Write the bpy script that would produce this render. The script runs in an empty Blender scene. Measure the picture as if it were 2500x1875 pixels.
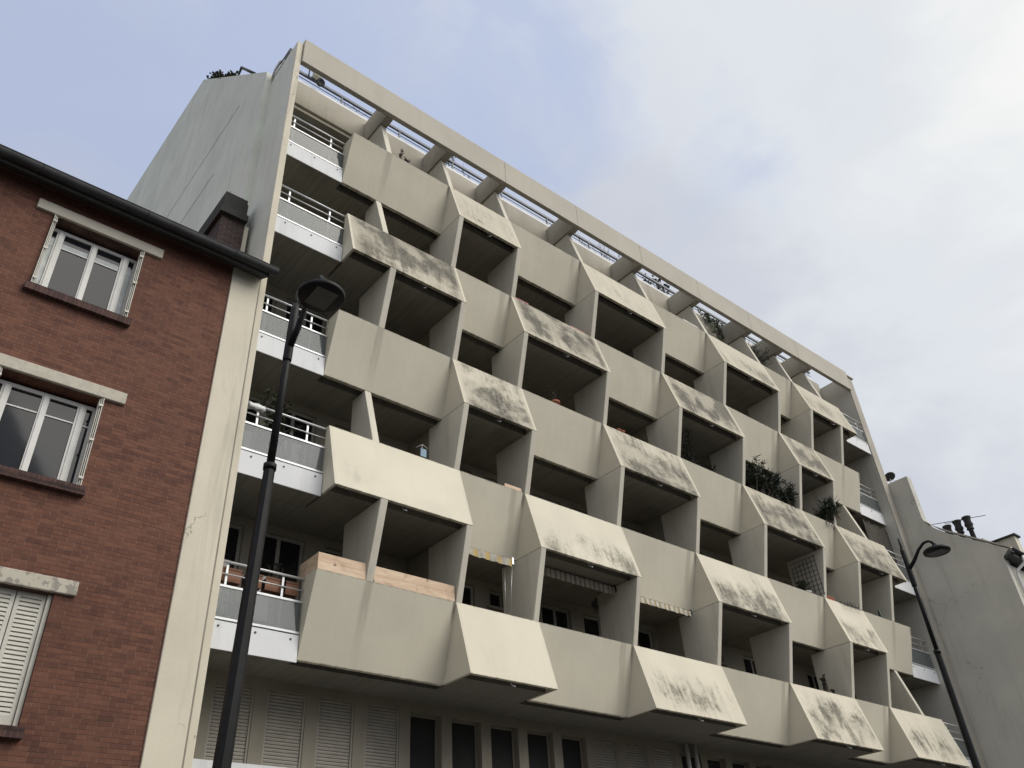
import bpy, bmesh, math, random
from mathutils import Vector, Matrix
R = math.radians
C = bpy.context.scene.collection
SC = bpy.context.scene
random.seed(7)

# ------------------------------------------------------------------ camera
Z0 = 7.36                                   # height of the lowest parapet's top edge
cam = bpy.data.objects.new('camera', bpy.data.cameras.new('camera'))
C.objects.link(cam)
cam.data.sensor_width = 36.0
cam.data.lens = 2063.29 / 2500 * 36
cam.data.clip_end = 3000
yaw, pit, rol = 0.7272961363554129, 0.6168334240702208, -0.06497922596942438
fw = Vector((math.sin(yaw) * math.cos(pit), math.cos(yaw) * math.cos(pit), math.sin(pit)))
rt = Vector((math.cos(yaw), -math.sin(yaw), 0))
up = rt.cross(fw)
rt2 = math.cos(rol) * rt + math.sin(rol) * up
up2 = -math.sin(rol) * rt + math.cos(rol) * up
M = Matrix((rt2, up2, -fw)).transposed().to_4x4()
M.translation = Vector((-9.010852, -11.968285, -5.755561 + Z0))
cam.matrix_world = M
SC.camera = cam

# ------------------------------------------------------------------ sky, sun, exposure
SUN_EL, SUN_AZ = R(41), R(150)              # azimuth from +y (the depth of the street front) towards +x
wld = bpy.data.worlds.new('World'); SC.world = wld
wld.use_nodes = True
nt = wld.node_tree; N = nt.nodes; L = nt.links
bg = N['Background']; bg.inputs['Strength'].default_value = 0.1
sky = N.new('ShaderNodeTexSky'); sky.sky_type = 'NISHITA'; sky.sun_disc = False
sky.sun_elevation = SUN_EL; sky.sun_rotation = SUN_AZ
sky.dust_density = 1.5; sky.air_density = 1.0
tc = N.new('ShaderNodeTexCoord')
def wmath(op, a, b=None, c=None):
    n = N.new('ShaderNodeMath'); n.operation = op
    for i, v in enumerate((a, b, c)):
        if v is None: continue
        if isinstance(v, (int, float)): n.inputs[i].default_value = v
        else: L.new(v, n.inputs[i])
    return n.outputs[0]
def wnoise(scale, detail, rough, off=(0, 0, 0), sc=(1, 1, 1)):
    m = N.new('ShaderNodeMapping'); m.inputs['Location'].default_value = off; m.inputs['Scale'].default_value = sc
    L.new(tc.outputs['Generated'], m.inputs['Vector'])
    n = N.new('ShaderNodeTexNoise'); n.inputs['Scale'].default_value = scale
    n.inputs['Detail'].default_value = detail; n.inputs['Roughness'].default_value = rough
    n.inputs['Distortion'].default_value = 0.25
    L.new(m.outputs[0], n.inputs['Vector']); return n.outputs['Fac']
def wramp(fac, stops):
    r = N.new('ShaderNodeValToRGB'); L.new(fac, r.inputs[0])
    e = r.color_ramp.elements
    while len(e) < len(stops): e.new(0.5)
    for x, (p_, c) in zip(e, stops): x.position = p_; x.color = (*c, 1)
    r.color_ramp.interpolation = 'EASE'
    return r.outputs[0]
def wdot(v):
    n = N.new('ShaderNodeVectorMath'); n.operation = 'DOT_PRODUCT'
    L.new(tc.outputs['Generated'], n.inputs[0]); n.inputs[1].default_value = Vector(v).normalized()
    return n.outputs['Value']
def wmix(fac, a, b, blend='MIX'):
    n = N.new('ShaderNodeMixRGB'); n.blend_type = blend
    for i, v in enumerate((fac, a, b)):
        if isinstance(v, (int, float)): n.inputs[i].default_value = v
        elif isinstance(v, tuple): n.inputs[i].default_value = (*v, 1)
        else: L.new(v, n.inputs[i])
    return n.outputs[0]
sd = Vector((math.sin(SUN_AZ) * math.cos(SUN_EL), math.cos(SUN_AZ) * math.cos(SUN_EL), math.sin(SUN_EL)))
CLOUD_STOPS = [(0.0, (3.5, 3.6, 3.95)), (0.50, (3.75, 3.87, 4.35)), (0.68, (3.9, 4.1, 4.7)), (0.78, (4.6, 4.85, 5.4)), (0.86, (5.6, 5.85, 6.2)), (0.965, (6.9, 6.95, 6.85)), (1.0, (16, 15, 13.4))]
n_big = wnoise(1.5, 7, 0.52, (3.1, 0.4, 1.2), (1, 1, 1.7))
n_mid = wnoise(4.0, 9, 0.56, (0.3, 5.4, 2.2), (1, 1, 1.8))
glow = wdot((0.441, -0.344, 0.829))                             # the cloud brightens towards the hidden sun
g = wmath('ADD', glow, wmath('MULTIPLY', wmath('SUBTRACT', n_big, 0.5), 0.52))
g = wmath('ADD', g, wmath('MULTIPLY', wmath('SUBTRACT', n_mid, 0.5), 0.46))
cloud = wramp(wmath('MULTIPLY', wmath('ADD', g, 1.0), 0.5), CLOUD_STOPS)
fill = wmath('MAXIMUM', wdot((-0.70, -0.60, 0.40)), 0.0)
cloud = wmix(1.0, cloud, wramp(fill, [(0.10, (1, 1, 1)), (1.0, (1.18, 1.17, 1.15))]), 'MULTIPLY')
gap = wdot((0.24, 0.60, 0.76))              # thinner cloud: the blue comes through
gk = wmath('ADD', gap, wmath('MULTIPLY', wmath('SUBTRACT', n_mid, 0.5), 0.40))
gk = wramp(gk, [(0.86, (0, 0, 0)), (1.0, (0.75, 0.75, 0.75))])
blue = wmix(0.12, (3.45, 4.1, 5.9), sky.outputs[0])
SKYMIX = wmix(gk, cloud, blue)
L.new(SKYMIX, bg.inputs['Color'])

sun = bpy.data.objects.new('sun', bpy.data.lights.new('sun', 'SUN')); C.objects.link(sun)
sun.data.energy = 1.5; sun.data.angle = R(45); sun.data.color = (1.0, 0.955, 0.885)
sun.rotation_euler = sd.to_track_quat('Z', 'Y').to_euler()
SC.view_settings.view_transform = 'Standard'; SC.view_settings.look = 'None'
SC.view_settings.exposure = 0.42; SC.view_settings.gamma = 1.0

# ------------------------------------------------------------------ materials
def newmat(name):
    m = bpy.data.materials.new(name); m.use_nodes = True
    return m, m.node_tree.nodes, m.node_tree.links, m.node_tree.nodes['Principled BSDF']
class G:                                    # a little node-writing helper
    def __init__(s, name):
        s.m, s.n, s.l, s.b = newmat(name)
        s.pos = s.n.new('ShaderNodeNewGeometry').outputs['Position']
    def math(s, op, a, b=None, clamp=False):
        n = s.n.new('ShaderNodeMath'); n.operation = op; n.use_clamp = clamp
        for i, v in enumerate((a, b)):
            if v is None: continue
            if isinstance(v, (int, float)): n.inputs[i].default_value = v
            else: s.l.new(v, n.inputs[i])
        return n.outputs[0]
    def noise(s, vec, scale, detail=5, rough=0.55, sc=(1, 1, 1), dist=0.0):
        m = s.n.new('ShaderNodeMapping'); m.inputs['Scale'].default_value = sc
        s.l.new(vec, m.inputs['Vector'])
        n = s.n.new('ShaderNodeTexNoise'); n.inputs['Scale'].default_value = scale
        n.inputs['Detail'].default_value = detail; n.inputs['Roughness'].default_value = rough
        n.inputs['Distortion'].default_value = dist
        s.l.new(m.outputs[0], n.inputs['Vector']); return n.outputs['Fac']
    def step(s, v, lo, hi, a=0.0, b=1.0):
        n = s.n.new('ShaderNodeMapRange'); n.interpolation_type = 'SMOOTHSTEP'
        s.l.new(v, n.inputs['Value'])
        n.inputs['From Min'].default_value = lo; n.inputs['From Max'].default_value = hi
        n.inputs['To Min'].default_value = a; n.inputs['To Max'].default_value = b
        return n.outputs['Result']
    def mix(s, f, a, b, blend='MIX'):
        n = s.n.new('ShaderNodeMixRGB'); n.blend_type = blend
        for i, v in enumerate((f, a, b)):
            if isinstance(v, (int, float)): n.inputs[i].default_value = v
            elif isinstance(v, tuple): n.inputs[i].default_value = (*v, 1)
            else: s.l.new(v, n.inputs[i])
        return n.outputs[0]
    def attr(s, name):
        n = s.n.new('ShaderNodeAttribute'); n.attribute_type = 'OBJECT'; n.attribute_name = name
        return n.outputs['Fac']
    def bump(s, h, strength=0.2, dist=0.01):
        n = s.n.new('ShaderNodeBump'); n.inputs['Strength'].default_value = strength
        n.inputs['Distance'].default_value = dist
        s.l.new(h, n.inputs['Height']); s.l.new(n.outputs[0], s.b.inputs['Normal'])
    def out(s, col, rough=0.85):
        if isinstance(col, tuple): s.b.inputs['Base Color'].default_value = (*col, 1)
        else: s.l.new(col, s.b.inputs['Base Color'])
        s.b.inputs['Roughness'].default_value = rough
        return s.m
def flat(name, col, rough=0.6, metal=0.0, var=0.12, scale=6):
    g = G(name)
    n = g.noise(g.pos, scale, 4)
    c = g.mix(g.step(n, 0.3, 0.7), tuple(v * (1 - var) for v in col), tuple(min(1, v * (1 + var)) for v in col))
    g.b.inputs['Metallic'].default_value = metal
    return g.out(c, rough)
def concrete(name, base, var=0.10, streak=0.35, grime=(0.16, 0.145, 0.12), bump=0.15, cracks=False):
    g = G(name)
    lo = g.noise(g.pos, 0.7, 5)
    fi = g.noise(g.pos, 22, 4, 0.6)
    c = g.mix(g.step(lo, 0.3, 0.7), tuple(v * (1 - var) for v in base), tuple(v * (1 + var * 0.6) for v in base))
    st = g.noise(g.pos, 1.0, 6, 0.6, (4.5, 4.5, 0.35), 0.6)
    c = g.mix(g.math('MULTIPLY', g.step(st, 0.50, 0.74), streak), c, grime)
    c = g.mix(g.step(fi, 0.35, 0.75, 0.0, 0.12), c, tuple(v * 0.72 for v in base))
    if cracks:
        wv = g.n.new('ShaderNodeVectorMath'); wv.operation = 'ADD'
        nz = g.n.new('ShaderNodeTexNoise'); nz.inputs['Scale'].default_value = 2.2; nz.inputs['Detail'].default_value = 6; g.l.new(g.pos, nz.inputs['Vector'])
        g.l.new(g.pos, wv.inputs[0]); g.l.new(nz.outputs['Color'], wv.inputs[1])
        vo = g.n.new('ShaderNodeTexVoronoi'); vo.feature = 'DISTANCE_TO_EDGE'; vo.inputs['Scale'].default_value = 0.42
        g.l.new(wv.outputs[0], vo.inputs['Vector'])
        ck = g.math('MULTIPLY', g.step(vo.outputs['Distance'], 0.0055, 0.0015), g.step(g.noise(g.pos, 0.5, 2), 0.50, 0.56))
        c = g.mix(g.math('MULTIPLY', ck, 0.55), c, tuple(v * 0.3 for v in base))
    g.bump(fi, bump, 0.008)
    return g.out(c, 0.9)
def panel_mat(name, base):
    # painted precast panel: 'dirt' = moss and soot amount, 'dirt_v' = height of the dirtiest band, 'tone' = overall weathering,
    # 'xa'/'xb' = ends of the panel (its margins stay cleaner), 'streak_x' = where a dark streak runs down it
    g = G(name)
    uv = g.n.new('ShaderNodeUVMap').outputs[0]
    sp = g.n.new('ShaderNodeSeparateXYZ'); g.l.new(uv, sp.inputs[0])
    u, v = sp.outputs[0], sp.outputs[1]
    lo = g.noise(g.pos, 0.8, 5)
    fi = g.noise(g.pos, 42, 5, 0.7)
    md = g.noise(g.pos, 9, 7, 0.7)
    cb = g.n.new('ShaderNodeCombineXYZ'); g.l.new(u, cb.inputs[0]); g.l.new(v, cb.inputs[1]); g.l.new(g.attr('seed'), cb.inputs[2])
    uv = cb.outputs[0]
    st = g.noise(uv, 1.0, 8, 0.70, (6.5, 1.0, 1), 0.35)
    st2 = g.noise(uv, 1.0, 7, 0.65, (13, 1.2, 1), 0.35)
    bl = g.noise(uv, 1.0, 6, 0.58, (1.1, 1.5, 1), 0.35)
    c = g.mix(g.step(lo, 0.3, 0.7), tuple(x * 0.93 for x in base), tuple(x * 1.03 for x in base))
    tone = g.attr('tone')
    tk = g.math('ADD', g.math('MULTIPLY', st, 0.6), g.math('MULTIPLY', md, 0.4))
    c = g.mix(g.math('MULTIPLY', g.step(tk, 0.25, 0.75, 0.5, 1.15), tone, True), c, (0.25, 0.215, 0.165))
    mar = g.math('MULTIPLY', g.step(g.math('SUBTRACT', u, g.attr('xa')), 0.03, 0.30), g.step(g.math('SUBTRACT', g.attr('xb'), u), 0.0, 0.20))
    dv = g.math('SUBTRACT', v, g.attr('dirt_v'))
    prof = g.math('SUBTRACT', 1.0, g.math('MULTIPLY', g.math('MULTIPLY', dv, dv), 3.4), True)
    dirt = g.attr('dirt')
    B = g.math('ADD', g.math('MULTIPLY', bl, 0.95), g.math('MULTIPLY', st, 0.40))
    B = g.math('ADD', B, g.math('MULTIPLY', g.math('SUBTRACT', prof, 0.6), 0.40))
    B = g.math('ADD', B, g.math('MULTIPLY', g.math('SUBTRACT', dirt, 0.6), 0.60))
    soft = g.step(B, 0.42, 0.92)
    hard = g.step(g.math('ADD', B, g.math('ADD', g.math('MULTIPLY', g.math('SUBTRACT', md, 0.5), 0.7), g.math('MULTIPLY', g.math('SUBTRACT', st, 0.5), 0.5))), 0.60, 0.88)
    k = g.math('ADD', g.math('MULTIPLY', soft, 0.42), g.math('MULTIPLY', hard, 0.62), True)
    pat = g.noise(uv, 1.0, 5, 0.6, (1.5, 2.2, 2.0), 0.25)
    k = g.math('MULTIPLY', k, g.step(pat, 0.38, 0.58, 0.30, 1.0))
    k = g.math('MULTIPLY', k, g.step(st2, 0.32, 0.60, 0.82, 1.0))
    k = g.math('MULTIPLY', k, g.step(fi, 0.36, 0.58, 0.66, 1.0))
    k = g.math('MULTIPLY', k, g.math('MULTIPLY', g.step(dirt, 0.08, 0.40, 0.0, 1.0), mar))
    gcol = g.mix(g.step(bl, 0.42, 0.66), (0.050, 0.046, 0.038), (0.092, 0.086, 0.062))
    c = g.mix(k, c, gcol)
    # faint rain streaks, a dark streak down the panel, and a soiled line along the top and bottom arris
    c = g.mix(g.step(st2, 0.56, 0.80, 0.0, 0.10), c, (0.22, 0.195, 0.15))
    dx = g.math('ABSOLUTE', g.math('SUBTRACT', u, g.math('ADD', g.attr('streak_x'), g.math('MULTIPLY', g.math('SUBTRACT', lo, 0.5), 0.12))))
    dark_streak = g.math('MULTIPLY', g.step(dx, 0.11, 0.05), g.math('MULTIPLY', g.step(st2, 0.3, 0.6, 0.4, 1.0), g.step(v, 0.95, 0.2, 0.2, 1.0)))
    c = g.mix(g.math('MULTIPLY', dark_streak, 0.36), c, (0.20, 0.18, 0.14))
    dj = g.math('ABSOLUTE', g.math('SUBTRACT', u, g.attr('joint_x')))
    jd = g.math('MULTIPLY', g.step(dj, 0.05, 0.012), g.step(g.math('ADD', v, g.math('MULTIPLY', g.math('SUBTRACT', st, 0.5), 0.3)), 0.30, 0.04))
    c = g.mix(g.math('MULTIPLY', jd, 0.75), c, (0.10, 0.085, 0.065))
    edge = g.math('ADD', g.step(v, 0.022, 0.0), g.step(v, 0.982, 1.0))
    c = g.mix(g.math('MULTIPLY', edge, g.step(st, 0.42, 0.62, 0.05, 0.5)), c, (0.14, 0.125, 0.10))
    g.bump(fi, 0.12, 0.005)
    return g.out(c, 0.88)

M_PANEL = panel_mat('painted_precast', (0.695, 0.65, 0.525))
M_FIN = concrete('fin_concrete', (0.64, 0.605, 0.505), 0.10, 0.22)
M_WALLFRONT = concrete('cream_render', (0.68, 0.63, 0.505), 0.08, 0.30, (0.30, 0.27, 0.21), cracks=True)
M_GABLE = concrete('grey_green_render', (0.74, 0.765, 0.68), 0.08, 0.30, (0.38, 0.385, 0.32))
M_TERR = concrete('terrace_concrete', (0.44, 0.41, 0.345), 0.14, 0.40, (0.26, 0.235, 0.19))
M_BEAM = concrete('beam_concrete', (0.50, 0.465, 0.395), 0.06, 0.10, (0.25, 0.22, 0.17))
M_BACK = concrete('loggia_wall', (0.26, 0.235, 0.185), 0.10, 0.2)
M_NEIGH = concrete('neighbour_render', (0.575, 0.56, 0.49), 0.09, 0.30, (0.34, 0.32, 0.26), cracks=True)
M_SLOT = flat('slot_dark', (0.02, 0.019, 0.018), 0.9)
def soffit_mat(name='board_marked_soffit', q=1.45):
    g = G(name)
    sp = g.n.new('ShaderNodeSeparateXYZ'); g.l.new(g.pos, sp.inputs[0])
    fr = g.math('FRACT', g.math('MULTIPLY', sp.outputs[0], 15.0))
    ln = g.step(fr, 0.86, 1.0)
    pl = g.noise(g.pos, 1.0, 3, 0.5, (15.0, 0.3, 1))
    c = g.mix(g.step(pl, 0.3, 0.7), tuple(q * v for v in (0.165, 0.155, 0.13)), tuple(q * v for v in (0.205, 0.19, 0.162)))
    lo = g.noise(g.pos, 1.1, 5)
    c = g.mix(g.step(lo, 0.5, 0.75, 0, 0.35), c, (0.08, 0.072, 0.056))
    c = g.mix(g.math('MULTIPLY', ln, 0.45), c, tuple(q * v for v in (0.07, 0.064, 0.052)))
    g.bump(fr, 0.25, 0.01)
    return g.out(c, 0.9)
M_SOFF = soffit_mat()
M_SOFF_DIM = soffit_mat('lowest_soffit_dim', 1.0)  # same boards coloured darker for the weaker light near the street
def brick_mat(name, c1, c2, mortar, axis='XZ', bw=0.20, bh=0.0625, dark=0.25):
    g = G(name)
    sp = g.n.new('ShaderNodeSeparateXYZ'); g.l.new(g.pos, sp.inputs[0])
    cb = g.n.new('ShaderNodeCombineXYZ')
    g.l.new(sp.outputs['XYZ'.index(axis[0])], cb.inputs[0]); g.l.new(sp.outputs['XYZ'.index(axis[1])], cb.inputs[1])
    b = g.n.new('ShaderNodeTexBrick'); b.offset = 0.5
    g.l.new(cb.outputs[0], b.inputs['Vector'])
    b.inputs['Scale'].default_value = 1.0
    b.inputs['Brick Width'].default_value = bw; b.inputs['Row Height'].default_value = bh
    b.inputs['Mortar Size'].default_value = 0.0042; b.inputs['Mortar Smooth'].default_value = 0.25
    b.inputs['Bias'].default_value = -0.1
    b.inputs['Color1'].default_value = (*c1, 1); b.inputs['Color2'].default_value = (*c2, 1)
    b.inputs['Mortar'].default_value = (*mortar, 1)
    # horizontal joints are coloured dark for the shadow in them, upright ones keep pale mortar
    row = g.math('FRACT', g.math('DIVIDE', sp.outputs['XYZ'.index(axis[1])], bh))
    wob = g.math('MULTIPLY', g.math('SUBTRACT', g.noise(g.pos, 5, 3), 0.5), 0.10)
    hj = g.math('ADD', g.step(g.math('SUBTRACT', row, wob), 0.14, 0.02), g.step(g.math('SUBTRACT', row, wob), 0.90, 1.0), True)
    c = g.mix(g.math('MULTIPLY', hj, g.step(g.noise(g.pos, 3.0, 4), 0.3, 0.6, 0.45, 0.95)), b.outputs['Color'], tuple(v * 0.32 for v in c2))
    rowi = g.math('FLOOR', g.math('DIVIDE', sp.outputs['XYZ'.index(axis[1])], bh))
    coli = g.math('FLOOR', g.math('ADD', g.math('DIVIDE', sp.outputs['XYZ'.index(axis[0])], bw), g.math('MULTIPLY', g.math('MODULO', g.math('ABSOLUTE', rowi), 2.0), 0.5)))
    cid = g.n.new('ShaderNodeCombineXYZ'); g.l.new(rowi, cid.inputs[0]); g.l.new(coli, cid.inputs[1])
    wn = g.n.new('ShaderNodeTexWhiteNoise'); wn.noise_dimensions = '2D'; g.l.new(cid.outputs[0], wn.inputs['Vector'])
    rb = wn.outputs['Value']
    c = g.mix(g.step(rb, 0.45, 1.0, 0, 0.40), c, tuple(min(1, v * q) for v, q in zip(c1, (1.35, 1.55, 1.5))))
    c = g.mix(g.step(rb, 0.22, 0.0, 0, 0.42), c, tuple(v * 0.5 for v in c2))
    va = g.noise(g.pos, 9, 5, 0.6)
    c = g.mix(g.step(va, 0.5, 0.75, 0, 0.5), c, tuple(v * 0.55 for v in c2))
    lo = g.noise(g.pos, 0.55, 5)
    c = g.mix(g.step(lo, 0.45, 0.75, 0, dark), c, tuple(v * 0.45 for v in c2))
    h = g.math('SUBTRACT', g.math('ADD', g.noise(g.pos, 60, 3), 0.0), g.math('MULTIPLY', b.outputs['Fac'], 1.5))
    g.bump(h, 0.5, 0.006)
    return g.out(c, 0.9)
M_BRICK = brick_mat('red_brick', (0.155, 0.062, 0.038), (0.112, 0.046, 0.031), (0.20, 0.125, 0.095))
M_BRICKSILL = brick_mat('sill_brick', (0.085, 0.040, 0.034), (0.06, 0.030, 0.027), (0.14, 0.10, 0.085), bw=0.07, bh=0.4)
M_BRICKDARK = brick_mat('sooty_brick', (0.055, 0.033, 0.030), (0.04, 0.026, 0.025), (0.18, 0.155, 0.14), bw=0.2, bh=0.068)
M_BRICKDARKY = brick_mat('sooty_brick_side', (0.055, 0.033, 0.030), (0.04, 0.026, 0.025), (0.10, 0.085, 0.08), axis='YZ', bw=0.2, bh=0.068)
M_SOOT = flat('sooty_cap', (0.035, 0.035, 0.033), 0.95)
def lintel_mat():
    g = G('lintel_paint')
    a = g.noise(g.pos, 11, 6, 0.6)
    pa = g.attr('peel')
    k = g.math('MULTIPLY', g.step(a, 0.50, 0.56), pa)
    c = g.mix(g.step(g.noise(g.pos, 2, 4), 0.3, 0.7), (0.47, 0.435, 0.36), (0.53, 0.495, 0.41))
    c = g.mix(k, c, (0.30, 0.275, 0.235))
    return g.out(c, 0.85)
M_LINTEL = lintel_mat()
M_WHITE = flat('white_window_paint', (0.66, 0.655, 0.62), 0.45, var=0.05)
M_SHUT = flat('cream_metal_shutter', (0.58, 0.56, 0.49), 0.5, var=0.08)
M_WPANEL = concrete('white_enamel_panel', (0.78, 0.79, 0.80), 0.04, 0.28, (0.42, 0.41, 0.39), 0.02)
M_ALU = flat('aluminium', (0.62, 0.63, 0.64), 0.35, 0.3, var=0.05)
M_RAILBLUE = flat('grey_blue_rail', (0.045, 0.055, 0.08), 0.45, 0.2)
M_ZINC = flat('dark_zinc', (0.032, 0.033, 0.034), 0.6, 0.15, var=0.35, scale=3)
M_POLE = flat('dark_pole_paint', (0.011, 0.011, 0.012), 0.5, 0.0, var=0.25, scale=9)
M_POLE.node_tree.nodes['Principled BSDF'].inputs['Specular IOR Level'].default_value = 0.2
M_LED = flat('led_glass', (0.045, 0.045, 0.042), 0.4)
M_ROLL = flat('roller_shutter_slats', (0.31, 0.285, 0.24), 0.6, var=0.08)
M_TIMBER = None
def timber():
    g = G('raw_boards')
    n = g.noise(g.pos, 1.0, 5, 0.6, (1.2, 6, 9), 1.0)
    kn = g.noise(g.pos, 9, 2)
    c = g.mix(g.step(n, 0.3, 0.7), (0.60, 0.43, 0.29), (0.74, 0.58, 0.42))
    c = g.mix(g.step(kn, 0.66, 0.72, 0, 0.85), c, (0.10, 0.055, 0.035))
    c = g.mix(g.step(g.noise(g.pos, 3, 5), 0.52, 0.7, 0, 0.5), c, (0.30, 0.20, 0.14))
    return g.out(c, 0.75)
M_TIMBER = timber()
def glass_mat(name, tint, rough=0.03, spec=0.6):
    g = G(name)
    g.b.inputs['Specular IOR Level'].default_value = spec
    n = g.noise(g.pos, 1.3, 2)
    g.bump(n, 0.03, 0.02)
    return g.out(tint, rough)
M_GLASS = glass_mat('dark_window_glass', (0.012, 0.013, 0.015))
M_GLASSF = glass_mat('house_window_glass', (0.016, 0.018, 0.022), 0.05, 0.24)
def rail_glass():
    g = G('smoky_rail_glass')
    g.b.inputs['Base Color'].default_value = (0.13, 0.15, 0.15, 1)
    g.b.inputs['Roughness'].default_value = 0.06
    g.b.inputs['Alpha'].default_value = 0.62
    return g.m
M_RGLASS = rail_glass()
M_CURT = flat('net_curtain', (0.55, 0.58, 0.58), 0.9, var=0.15, scale=4)
M_REFLECT = flat('reflection_grey', (0.13, 0.12, 0.12), 0.8, var=0.2)
M_ASPH = flat('asphalt', (0.05, 0.05, 0.052), 0.9, var=0.3, scale=14)
M_PAVE = flat('pavement_stone', (0.13, 0.125, 0.118), 0.85, var=0.15, scale=3)
M_KERB = flat('granite_kerb', (0.28, 0.275, 0.27), 0.8, var=0.2, scale=20)
M_ROAD_LINE = flat('road_paint', (0.7, 0.7, 0.68), 0.7)
M_TILE = flat('roof_tile', (0.14, 0.075, 0.055), 0.85, var=0.3, scale=12)
M_LEAF = flat('leaf_green', (0.035, 0.055, 0.022), 0.5, var=0.45, scale=7)
M_LEAF2 = flat('olive_leaf', (0.060, 0.075, 0.035), 0.55, var=0.4, scale=8)
M_LEAFD = flat('dark_leaf', (0.022, 0.034, 0.018), 0.5, var=0.4, scale=7)
M_TWIG = flat('twig_bark', (0.075, 0.06, 0.048), 0.9)
M_TERRA = flat('terracotta', (0.33, 0.115, 0.062), 0.8, var=0.15)
M_REDP = flat('red_plastic', (0.30, 0.022, 0.025), 0.4, var=0.1)
M_BROWNP = flat('brown_plastic', (0.25, 0.115, 0.06), 0.6, var=0.1)
M_WHITEP = flat('white_plastic', (0.62, 0.63, 0.60), 0.4, var=0.05)
M_BLACK = flat('black_plastic', (0.015, 0.015, 0.016), 0.5)
M_STEEL = flat('bright_steel', (0.6, 0.6, 0.6), 0.3, 0.8)
M_BLUE = flat('pale_blue_cloth', (0.30, 0.42, 0.52), 0.8)
M_REED = None
def reed():
    g = G('reed_mat')
    n = g.noise(g.pos, 1.0, 5, 0.6, (60, 60, 1.5))
    return g.out(g.mix(g.step(n, 0.3, 0.7), (0.055, 0.047, 0.038), (0.13, 0.115, 0.095)), 0.95)
M_REED = reed()
def awning_mat(name, a, b, freq, w=0.5):
    g = G(name)
    sp = g.n.new('ShaderNodeSeparateXYZ'); g.l.new(g.pos, sp.inputs[0])
    fr = g.math('FRACT', g.math('MULTIPLY', sp.outputs[0], freq))
    k = g.math('MULTIPLY', g.step(fr, 0.08, 0.16), g.step(fr, 0.08 + w, w))
    c = g.mix(k, a, b)
    c = g.mix(g.step(g.noise(g.pos, 7, 5), 0.45, 0.7, 0, 0.45), c, (0.24, 0.22, 0.17))
    return g.out(c, 0.9)
M_AWN_Y = awning_mat('yellow_stripe', (0.42, 0.40, 0.34), (0.48, 0.35, 0.14), 3.4)
M_AWN_B = awning_mat('brown_stripe', (0.38, 0.35, 0.29), (0.20, 0.155, 0.11), 7.0)
M_AWN_O = awning_mat('ochre_stripe', (0.54, 0.52, 0.45), (0.34, 0.27, 0.15), 6.0)

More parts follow.
